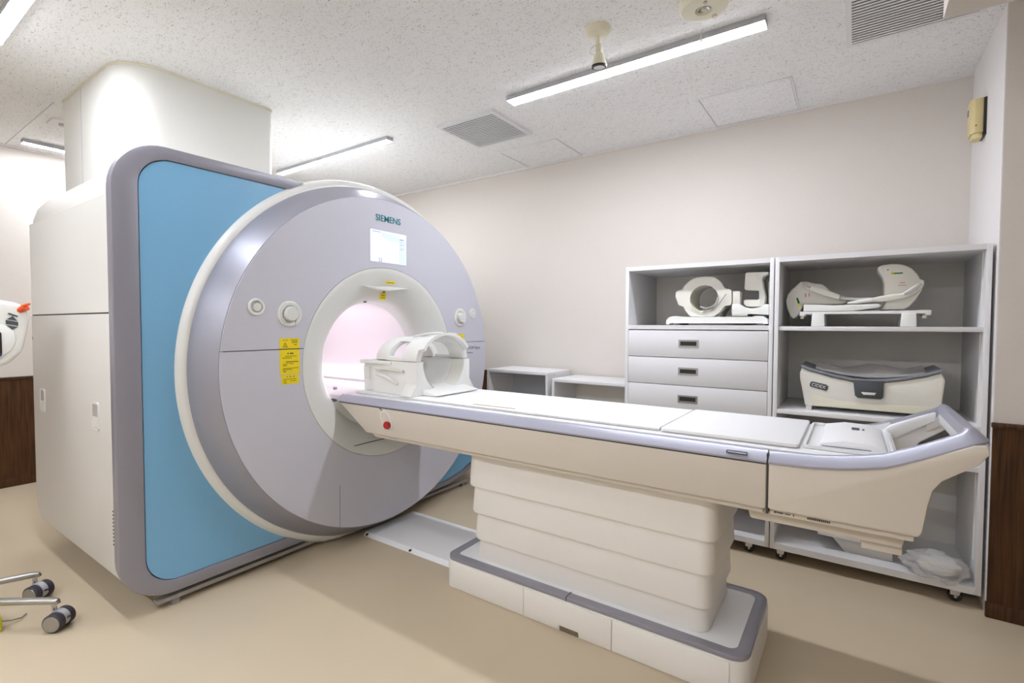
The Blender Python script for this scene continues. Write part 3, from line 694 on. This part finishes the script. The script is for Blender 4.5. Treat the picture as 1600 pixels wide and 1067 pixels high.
for k in range(5):
    z1 = 1.222 - k*.162; z0 = z1 - .158
    d_ = obj('drawer', B(x0+th+.002, x1-th-.002, YF, YF+.4, z0, z1), 'cab', ca, bevel=.001)
    hx, hz_ = -.788, (z0+z1)/2 + .003
    h_ = obj('drawer_pull', annulus(rrect(hx-.056, hx+.056, hz_-.022, hz_+.022, .001, 1), rrect(hx-.046, hx+.046, hz_-.012, hz_+.012, .001, 1), 'y', YF-.003, YF+.001), 'steel', d_)
    obj('pull_recess', B(hx-.046, hx+.046, YF-.0012, YF+.001, hz_-.012, hz_+.012), 'handle_dark', h_)
for x in (x0+.06, x1-.10):
    for y in (YF+.045, YB-.05): castor(x, y, ca)
cb = thing('shelf_cabinet', 'tall open white shelf cabinet beside the dark wood panel at the right', 'cabinet', (.07, 3.2, 0))
x0, x1 = -.348, .484
obj('side_panel', B(x0, x0+th, YF, YB, .062, 1.61), 'cab', cb, bevel=.001); obj('side_panel', B(x1-th, x1, YF, YB, .062, 1.61), 'cab', cb, bevel=.001)
obj('top_panel', B(x0+th, x1-th, YF, YB, 1.585, 1.61), 'cab', cb); obj('bottom_panel', B(x0+th, x1-th, YF, YB, .062, .095), 'cab', cb)
obj('back_panel', B(x0+th, x1-th, YB-.012, YB-.001, .095, 1.585), 'cabin', cb)
for (z, yf) in ((1.248, YF+.01), (.812, YF-.0), (.628, YF+.01)):
    obj('shelf', B(x0+th, x1-th, yf, YB-.012, z-.022, z), 'cab', cb, bevel=.001)
obj('shelf_pin_rail', B(x1-th-.004, x1-th, YF+.06, YF+.065, .2, 1.58), 'cabin', cb)
for x in (x0+.05, x1-.08):
    for y in (YF+.045, YB-.05): castor(x, y, cb)
# low open boxes by the back wall
def lowbox(label, x0, x1, y0, ztop, m):
    t = thing('low_shelf', label, 'shelf', ((x0+x1)/2, 3.4, 0), 'low open shelf units behind the table')
    obj('top_panel', B(x0, x1, y0, 3.57, ztop-.022, ztop), 'cab', t, bevel=.001)
    obj('side_panel', B(x0, x0+.02, y0, 3.57, 0, ztop-.022), 'cab', t); obj('side_panel', B(x1-.02, x1, y0, 3.57, 0, ztop-.022), 'cab', t)
    obj('back_panel', B(x0+.02, x1-.02, 3.55, 3.57, 0, ztop-.022), m, t)
    obj('bottom_panel', B(x0+.02, x1-.02, y0, 3.55, .0, .03), 'cab', t)
    return t
t = lowbox('grey-lined low open shelf unit beside the scanner disc', -2.46, -1.885, 3.2, .893, 'grey_in')
obj('cam_lock', disc(-1.90, 3.3, .87, .005, 'x', -1.885, -1.8835, 10), 'steel', t)
lowbox('cream-lined low open shelf unit next to the drawer cabinet', -1.85, -1.20, 3.2, .852, 'cabin')

# ---------------------------------------------------------------- things in the left cabinet
KN = [(-0.841,1.463),(-0.833,1.484),(-0.813,1.508),(-0.772,1.53),(-0.716,1.535),(-0.664,1.526),(-0.633,1.504),(-0.609,1.462),(-0.573,1.455),(-0.571,1.368),(-0.611,1.364),(-0.63,1.332),(-0.665,1.303),(-0.797,1.304),(-0.823,1.334),(-0.84,1.369),(-0.87,1.369),(-0.874,1.404),(-0.884,1.409),(-0.884,1.452),(-0.858,1.463)]
kc = (-.721, 1.406); kr = .079
def holed(outer, c, r, y0, y1):
    """outline with a round hole: outline resampled by angle about the hole centre"""
    n = 72; o_ = []
    for i in range(n):
        a = 2*pi*i/n; d = (cos(a), sin(a)); best = None
        for (p, q) in zip(outer, outer[1:]+outer[:1]):
            ex_, ez_ = q[0]-p[0], q[1]-p[1]; den = d[0]*ez_-d[1]*ex_
            if abs(den) < 1e-12: continue
            px_, pz_ = p[0]-c[0], p[1]-c[1]
            t_ = (px_*ez_-pz_*ex_)/den; u_ = (px_*d[1]-pz_*d[0])/den
            if t_ > 0 and -1e-9 <= u_ <= 1+1e-9: best = t_ if best is None else max(best, t_)
        o_.append((c[0]+d[0]*best, c[1]+d[1]*best))
    return annulus(o_, [(c[0]+r*cos(2*pi*i/n), c[1]+r*sin(2*pi*i/n)) for i in range(n)], 'y', y0, y1)
t = thing('knee_coil', 'round cream knee coil with a tunnel opening on a white base plate', 'MRI coil', (-.72, 3.1, 1.255))
obj('coil_ring', holed(KN, kc, kr, 3.0, 3.035), 'coil', t)
obj('coil_barrel', lathe([(3.036, .118), (3.20, .118), (3.215, .108), (3.215, kr), (3.036, kr)], kc, 'y', n=48, closed_profile=True), 'coil', t)
obj('coil_foot', B(-.80, -.64, 3.036, 3.20, 1.302, 1.34), 'coil', t, bevel=.004)
KB = [(-0.931,1.258),(-0.931,1.283),(-0.91,1.303),(-0.878,1.308),(-0.846,1.302),(-0.455,1.3),(-0.444,1.305),(-0.409,1.303),(-0.386,1.286),(-0.383,1.262),(-0.401,1.260),(-0.404,1.264),(-0.909,1.264),(-0.913,1.258)]
obj('base_plate', prism(KB, 'y', 2.975, 3.24), 'coil2', t)
obj('base_foot', B(-.895, -.86, 3.0, 3.2, 1.2535, 1.264), 'coilgrey', t); obj('base_foot', B(-.44, -.405, 3.0, 3.2, 1.2535, 1.264), 'coilgrey', t)
obj('strap', lathe([(2.992, .083), (3.06, .083), (3.06, .076), (2.992, .076)], (-.722, 1.41), 'y', n=32, a0=radians(200), a1=radians(352), closed_profile=True), 'ivory', t)
obj('strap', lathe([(2.988, .064), (3.03, .064), (3.03, .057), (2.988, .057)], (-.705, 1.412), 'y', n=32, a0=radians(235), a1=radians(362), closed_profile=True), 'coilgrey', t)
obj('strap_cord', tube([(-.722, 2.985, 1.33), (-.68, 2.985, 1.337), (-.635, 2.985, 1.375), (-.60, 2.99, 1.43)], .0025, n=8), 'boxgrey', t)
t = thing('cradle_coil', 'low white U-shaped cradle coil beside the round knee coil', 'MRI coil', (-.46, 3.1, 1.305))
obj('cradle', prism([(-0.570,1.372),(-0.532,1.373),(-0.502,1.352),(-0.466,1.346),(-0.426,1.353),(-0.405,1.368),(-0.384,1.368),(-0.383,1.309),(-0.462,1.316),(-0.570,1.317)], 'y', 3.0, 3.2), 'coil2', t, bevel=.003)
obj('cradle_foot', B(-.569, -.49, 3.01, 3.19, 1.3055, 1.317), 'coil', t)
obj('post', prism([(-0.569,1.446),(-0.53,1.445),(-0.528,1.370),(-0.568,1.370)], 'y', 3.005, 3.09), 'coil', t, bevel=.004)
t = thing('extremity_coil', 'tall cream C-shaped coil standing at the right in the open cabinet compartment', 'MRI coil', (-.46, 3.1, 1.37))
obj('coil_shell', prism([(-0.509,1.545),(-0.501,1.549),(-0.393,1.546),(-0.393,1.534),(-0.416,1.523),(-0.424,1.508),(-0.418,1.468),(-0.405,1.409),(-0.409,1.369),(-0.431,1.356),(-0.500,1.358),(-0.515,1.375),(-0.515,1.392),(-0.508,1.398),(-0.442,1.396),(-0.437,1.402),(-0.438,1.445),(-0.505,1.45),(-0.511,1.46)], 'y', 3.03, 3.17), 'coil', t, bevel=.005)
obj('coil_back', B(-.40, -.376, 3.09, 3.17, 1.371, 1.50), 'coil', t, bevel=.004)

# ---------------------------------------------------------------- things in the right cabinet
t = thing('body_coil', 'cream curved flex coil with strap arms resting on a footed white board', 'MRI coil', (0, 3.15, 1.248))
obj('board', prism([(-0.238,1.304),(-0.236,1.326),(-0.205,1.324),(-0.048,1.324),(0.292,1.326),(0.292,1.302),(0.276,1.302),(0.268,1.31),(-0.21,1.312),(-0.217,1.301)], 'y', 2.99, 3.28), 'coil2', t, bevel=.002)
for (a, b) in ((-.184, -.124), (.181, .241)):
    obj('board_foot', prism([(a, 1.2485), (b, 1.2485), (b-.003, 1.313), (a+.003, 1.313)], 'y', 2.985, 3.05), 'coil2', t, bevel=.003)
    obj('board_foot', prism([(a, 1.2485), (b, 1.2485), (b-.003, 1.313), (a+.003, 1.313)], 'y', 3.2, 3.27), 'coil2', t, bevel=.003)
for x in (-.226, .27): obj('board_bolt', tube([(x, 3.01, 1.303), (x, 3.01, 1.288)], .008, n=10), 'ivory', t)
obj('flexible_sheet', prism([(-0.221,1.326),(-0.221,1.362),(-0.15,1.360),(-0.093,1.356),(0.037,1.358),(0.095,1.360),(0.106,1.350),(0.092,1.34),(-0.005,1.327),(-0.137,1.326)], 'y', 3.0, 3.22), 'coil2', t, bevel=.004)
def rot_prism(pts, y0, y1, m, name, parent, bev=.008): return obj(name, prism(pts, 'y', y0, y1), m, parent, bevel=bev)
sr = rot_prism([(0.084,1.534),(0.1,1.550),(0.141,1.556),(0.185,1.55),(0.221,1.528),(0.245,1.497),(0.253,1.477),(0.266,1.466),(0.267,1.447),(0.258,1.417),(0.24,1.378),(0.217,1.346),(0.194,1.330),(0.101,1.330),(0.121,1.361),(0.125,1.371),(0.114,1.407),(0.115,1.458),(0.108,1.489),(0.095,1.515)], 3.04, 3.20, 'coil', 'coil_wing', t, .012)
obj('label_print', B((.142, .152, 3.0385, 3.0402, 1.502, 1.514)), 'yellow', sr); obj('green_stripe', B(.152, .187, 3.0385, 3.0402, 1.504, 1.510), 'green', sr)
obj('red_caption', B((.176, .196, 3.0385, 3.0402, 1.458, 1.462), (.170, .202, 3.0385, 3.0402, 1.446, 1.449)), 'redprint', sr)
obj('release_pin', disc(.129, 0, 1.526, .003, 'y', 3.038, 3.041, 8), 'gap', sr)
obj('strap_arm', prism([(0.263,1.469),(0.247,1.47),(0.213,1.432),(0.187,1.408),(0.139,1.405),(0.103,1.398),(0.078,1.391),(0.053,1.388),(0.058,1.374),(0.079,1.371),(0.103,1.368),(0.144,1.374),(0.191,1.383),(0.229,1.402),(0.255,1.43),(0.266,1.449)], 'y', 3.005, 3.045), 'coil', t, bevel=.006)
obj('strap_grip', prism([(.19, 1.408), (.215, 1.424), (.25, 1.456), (.257, 1.449), (.24, 1.425), (.215, 1.404), (.195, 1.396)], 'y', 3.000, 3.007), 'coilgrey', t, bevel=.002)
sl = rot_prism([(-0.259,1.473),(-0.245,1.489),(-0.215,1.49),(-0.177,1.475),(-0.144,1.473),(-0.12,1.45),(-0.106,1.428),(-0.11,1.412),(-0.069,1.394),(-0.032,1.377),(-0.05,1.364),(-0.228,1.364),(-0.24,1.331),(-0.246,1.315),(-0.26,1.298),(-0.275,1.288),(-0.29,1.304),(-0.306,1.349),(-0.312,1.39),(-0.303,1.423),(-0.283,1.451)], 3.09, 3.24, 'coil', 'coil_wing', t, .01)
obj('green_stripe', prism([(-0.263,1.402),(-0.254,1.402),(-0.244,1.373),(-0.254,1.371)], 'y', 3.0885, 3.0902), 'green', sl)
obj('label_print', prism([(-0.254,1.371),(-0.242,1.373),(-0.239,1.36),(-0.25,1.358)], 'y', 3.0885, 3.0902), 'yellow', sl)
obj('red_caption', B((-.222, -.216, 3.0885, 3.0902, 1.405, 1.425), (-.205, -.20, 3.0885, 3.0902, 1.408, 1.428)), 'redprint', sl)
obj('strap_arm', prism([(-0.234,1.481),(-0.21,1.477),(-0.177,1.459),(-0.14,1.447),(-0.094,1.424),(-0.063,1.409),(-0.066,1.388),(-0.103,1.398),(-0.149,1.415),(-0.186,1.432),(-0.215,1.447),(-0.231,1.464)], 'y', 3.03, 3.088), 'coil', t, bevel=.006)
obj('strap_grip', prism([(-.236, 1.482), (-.228, 1.484), (-.19, 1.456), (-.196, 1.446), (-.226, 1.462)], 'y', 3.024, 3.031), 'coilgrey', t, bevel=.002)
obj('strap_band', tube([(-.075, 3.06, 1.402), (-.04, 3.04, 1.392), (.01, 3.03, 1.384), (.06, 3.02, 1.383)], [.011, .009, .008, .010], n=10), 'coilgrey', t)
obj('strap_band', tube([(-.03, 3.02, 1.366), (.02, 3.015, 1.374), (.07, 3.01, 1.380)], [.004, .009, .010], n=10), 'coil2', t)

# disinfection tray / device box with grey lid
t = thing('device_box', 'cream device box with a curved grey lid wrapped in clear film, dark latch in front', 'device', (.07, 3.15, .812))
bb_ = obj('body', prism([(-0.205,.834),(-.216,.902),(-0.230,.972),(-0.232,1.002),(-0.222,1.033),(-0.19,1.017),(-0.088,0.989),(0.001,0.972),(0.071,0.970),(0.124,0.975),(0.201,0.99),(0.288,1.016),(0.335,1.036),(0.350,1.0),(0.346,0.947),(.340,.880),(.338,.834)], 'y', 3.0, 3.30), 'coil', t, bevel=.008)
obj('body_foot', B(-.200, -.175, 3.01, 3.05, .8125, .836), 'coil', bb_); obj('body_foot', B(.305, .332, 3.01, 3.05, .8125, .836), 'coil', bb_)
obj('body_foot', B(-.200, -.175, 3.24, 3.28, .8125, .836), 'coil', bb_); obj('body_foot', B(.305, .332, 3.24, 3.28, .8125, .836), 'coil', bb_)
obj('front_recess', prism([(-.175, .838), (.33, .838), (.33, .875), (.1, .868), (-.05, .870), (-.13, .885), (-.175, .90)], 'y', 2.9975, 3.001), 'ivory', bb_, bevel=.001)
lidc = [(-.226, 1.034), (-.19, 1.020), (-.088, .992), (.001, .975), (.071, .973), (.124, .978), (.201, .993), (.288, 1.019), (.339, 1.040)]
lo_ = lidc + [(x, z+.014) for x, z in lidc[::-1]]
lid = obj('lid', prism(lo_, 'y', 2.993, 3.31), 'boxgrey', t, bevel=.003)
bm = bmesh.new(); G2 = []
for j in range(9):
    y = 3.0 + .295*j/8; row = []
    for i in range(13):
        x = -.16 + .44*i/12; u_ = (x-.06)/.28
        base = .993 + .055*u_*u_
        row.append(bm.verts.new((x, y, base + .004 + .060*sin(pi*(j/8)**.8)*(1 - .8*u_*u_) * (.75 + .25*sin(.9*i+.5*j)) + .003*random.random())))
    G2.append(row)
for a, b in zip(G2[:-1], G2[1:]):
    for i in range(12): bm.faces.new((a[i], a[i+1], b[i+1], b[i]))
obj('plastic_wrap', bm, 'film', lid)
lt = obj('latch', prism([(.001,.982),(.123,.984),(.123,.905),(.114,.895),(.022,.895),(.010,.905)], 'y', 2.986, 2.9975), 'badge', t, bevel=.002)
M['badge2'] = M['boxgrey']
obj('latch_grip', prism([(.034,.925),(.094,.925),(.089,.913),(.044,.912)], 'y', 2.9845, 2.9865), 'coil2', lt, bevel=.001)
bd = obj('name_badge', prism([(-.185,.948),(-.180,.960),(-.172,.963),(-.112,.950),(-.104,.942),(-.106,.925),(-.113,.918),(-.176,.934),(-.184,.939)], 'y', 2.9965, 3.001), 'badge', t, bevel=.001)
text('badge_letters', 'CIDEX', .024, (-.1455, 2.9958, .9405), (1, 0, -.21), (.21, 0, 1), 'coil2', bd, depth=.0005, width=.062)

# carton on the bottom shelf
t = thing('white_carton', 'flat white lidded carton on the bottom shelf of the open cabinet', 'box', (0, 3.15, .095))
obj('carton_body', prism([(-.02, .1), (-.075, .165), (.178, .165), (.178, .1)], 'y', 3.03, 3.30), 'paper', t)
obj('carton_base', B(-.02, .178, 3.028, 3.30, .0955, .102), 'paper', t)
obj('carton_lid', B(-.135, .195, 3.005, 3.33, .165, .20), 'cab', t, bevel=.003)
# plastic bag
import mathutils
def blob(center, size, seed, ns=26, nr=16, amp=.16, flatz=None):
    bm = bmesh.new(); rings = []
    for j in range(1, nr):
        ph = pi*j/nr; ring = []
        for i in range(ns):
            th_ = 2*pi*i/ns; d = Vector((sin(ph)*cos(th_), sin(ph)*sin(th_), cos(ph)))
            k = 1 + amp*mathutils.noise.noise(d*2.1 + Vector((seed, 0, 0))) + amp*.55*mathutils.noise.noise(d*6 + Vector((0, seed, 0)))
            p = Vector((center[0]+d.x*size[0]*k, center[1]+d.y*size[1]*k, center[2]+d.z*size[2]*k))
            if flatz is not None: p.z = max(p.z, flatz)
            ring.append(bm.verts.new(p))
        rings.append(ring)
    for a, b in zip(rings[:-1], rings[1:]):
        for i in range(ns): bm.faces.new((a[i], a[(i+1) % ns], b[(i+1) % ns], b[i]))
    bm.faces.new(rings[0][::-1]); bm.faces.new(rings[-1])
    return bm
def settle(bm, xmax):
    for v in bm.verts:
        v.co.x = min(v.co.x, xmax if v.co.y > 2.93 else xmax + .025)
        if v.co.y > 2.925: v.co.z = max(v.co.z, .0965)
        else: v.co.z -= (2.925 - v.co.y) * 1.2
    return bm
t = thing('plastic_bag', 'crumpled translucent plastic bag with a pale bundle on the bottom shelf', 'bag', (.34, 3.0, .0955))
obj('bundle', settle(blob((.352, 3.0, .135), (.085, .06, .038), 3.1), .450), 'coil', t, ang=60)
obj('bag_film', settle(blob((.335, 2.985, .142), (.122, .085, .060), 8.7, ns=48, nr=30, amp=.22), .458), 'film', t, ang=80)
# ---------------------------------------------------------------- injector stand at the left edge
hub = Vector((-3.15, .177, .13))
t = thing('injector_stand', 'wheeled chrome stand with a white injector head at the left edge', 'medical stand', (hub.x, hub.y, 0))
obj('hub', lathe([(.09, .05), (.17, .05), (.19, .03)], (hub.x, hub.y), 'z', n=24), 'chrome', t)
obj('column', tube([(hub.x, hub.y, .17), (hub.x, hub.y, 1.10)], .02, n=16), 'chrome', t)
def leg(tip, ang_c):
    tip = Vector(tip); a = hub.copy(); d = (tip-a).normalized()
    lg = obj('leg', tube([a, a.lerp(tip, .5), tip - d*.01, tip + Vector((0, 0, -.002)) + d*.012, tip + d*.018 + Vector((0, 0, -.012))], [.019, .017, .017, .013, .008], n=16, flat=.8), 'steel', t)
    st = obj('caster_stem', tube([(tip.x, tip.y, tip.z-.005), (tip.x, tip.y, .07)], .009, n=10), 'chrome', lg)
    c, s = cos(ang_c), sin(ang_c); ax = Vector((c, s, 0)); off = Vector((-s, c, 0))*.018
    ctr = Vector((tip.x, tip.y, .038)) + off
    for k, q in enumerate((-.026, .026)):
        w0 = ctr + ax*q
        wm = obj('caster_wheel', tube([w0-ax*.015, w0-ax*.011, w0+ax*.011, w0+ax*.015], [.034, .0375, .0375, .034], n=32), 'rubber', lg)
        sgn = 1 if q > 0 else -1
        obj('hub_cap', tube([w0+ax*sgn*.012, w0+ax*sgn*.0165], [.0325, .031], n=32), 'steel', wm)
    obj('caster_hood', tube([ctr-ax*.012+Vector((0,0,.004)), ctr+ax*.012+Vector((0,0,.004))], [.036, .036], n=24), 'fixture', lg)
    brk = ctr - off*1.0 + Vector((s*.0, 0, .0))
    obj('brake_tab', tube([ctr + Vector((0, 0, .012)), ctr + Vector((-s, c, 0))*.035 + Vector((0, 0, .008)), ctr + Vector((-s, c, 0))*.052 + Vector((0, 0, .012))], [.010, .010, .006], n=10, flat=.4), 'black', lg)
leg((-2.675, .572, .115), radians(-50))
leg((-3.03, .585, .115), radians(-60))
leg((-3.62, .42, .115), radians(10)); leg((-3.45, -.35, .115), radians(60)); leg((-2.72, -.2, .115), radians(120))
# head
hx = -3.2
HX = .052
hpts = [(a+HX, b) for a, b in [(.10, 1.03), (.30, 1.015), (.42, 1.03), (.50, 1.07), (.545, 1.12), (.56, 1.2), (.575, 1.29), (.565, 1.325), (.52, 1.348), (.42, 1.368), (.30, 1.375), (.10, 1.36)]]
hd = obj('injector_head', prism(hpts, 'x', hx-.10, hx+.03), 'cover', t, bevel=.02, seg=3)
def sh(L): return [(a+HX, b) for a, b in L]
obj('display_bezel', prism(sh([(.40, 1.075), (.46, 1.09), (.505, 1.13), (.52, 1.17), (.515, 1.215), (.48, 1.245), (.40, 1.255)]), 'x', hx+.03, hx+.036), 'coil2', hd, bevel=.003)
obj('injector_display', prism(rrect(.36+HX, .525, 1.10, 1.215, .012, 3), 'x', hx+.036, hx+.040), 'black', hd)
obj('small_knob', disc(0, .510, 1.112, .012, 'x', hx+.036, hx+.044, 16), 'navy', hd)
obj('control_pad', prism(sh([(.495, 1.294), (.50, 1.299), (.53, 1.285), (.527, 1.279)]), 'x', hx+.03, hx+.033), 'badge', hd)
obj('arrow_key', prism(sh([(.492, 1.270), (.527, 1.262), (.512, 1.284)]), 'x', hx+.03, hx+.033), 'badge', hd)
obj('center_key', prism(sh([(.489, 1.266), (.529, 1.257), (.529, 1.240), (.489, 1.248)]), 'x', hx+.03, hx+.033), 'badge', hd)
obj('arrow_key', prism(sh([(.491, 1.243), (.528, 1.234), (.509, 1.222)]), 'x', hx+.03, hx+.033), 'badge', hd)
obj('orange_plunger', tube([(hx+.02, .535+HX, 1.31), (hx+.045, .555+HX, 1.325)], [.013, .016], n=16), 'orange', hd)
obj('orange_plunger', tube([(hx+.045, .54+HX, 1.33), (hx+.06, .565+HX, 1.342)], [.006, .005], n=10), 'orange', hd)
obj('neck', tube([(hub.x, hub.y, 1.02), (hub.x, hub.y, 1.12)], .03, n=16), 'cover', t)
t = thing('foot_pedal', 'bright yellow foot pedal on the floor under the wheeled stand', 'pedal', (-2.89, .36, 0))
pbd = obj('pedal_body', prism([(-2.97, .0), (-2.97, .035), (-2.92, .065), (-2.85, .07), (-2.82, .045), (-2.82, 0)], 'y', .28, .445), 'pedal', t, bevel=.006)
obj('pedal_cable', tube([(-2.86, .44, .03), (-2.85, .475, .02), (-2.87, .51, .008), (-2.90, .53, .005)], .003, n=8), 'cable', t)
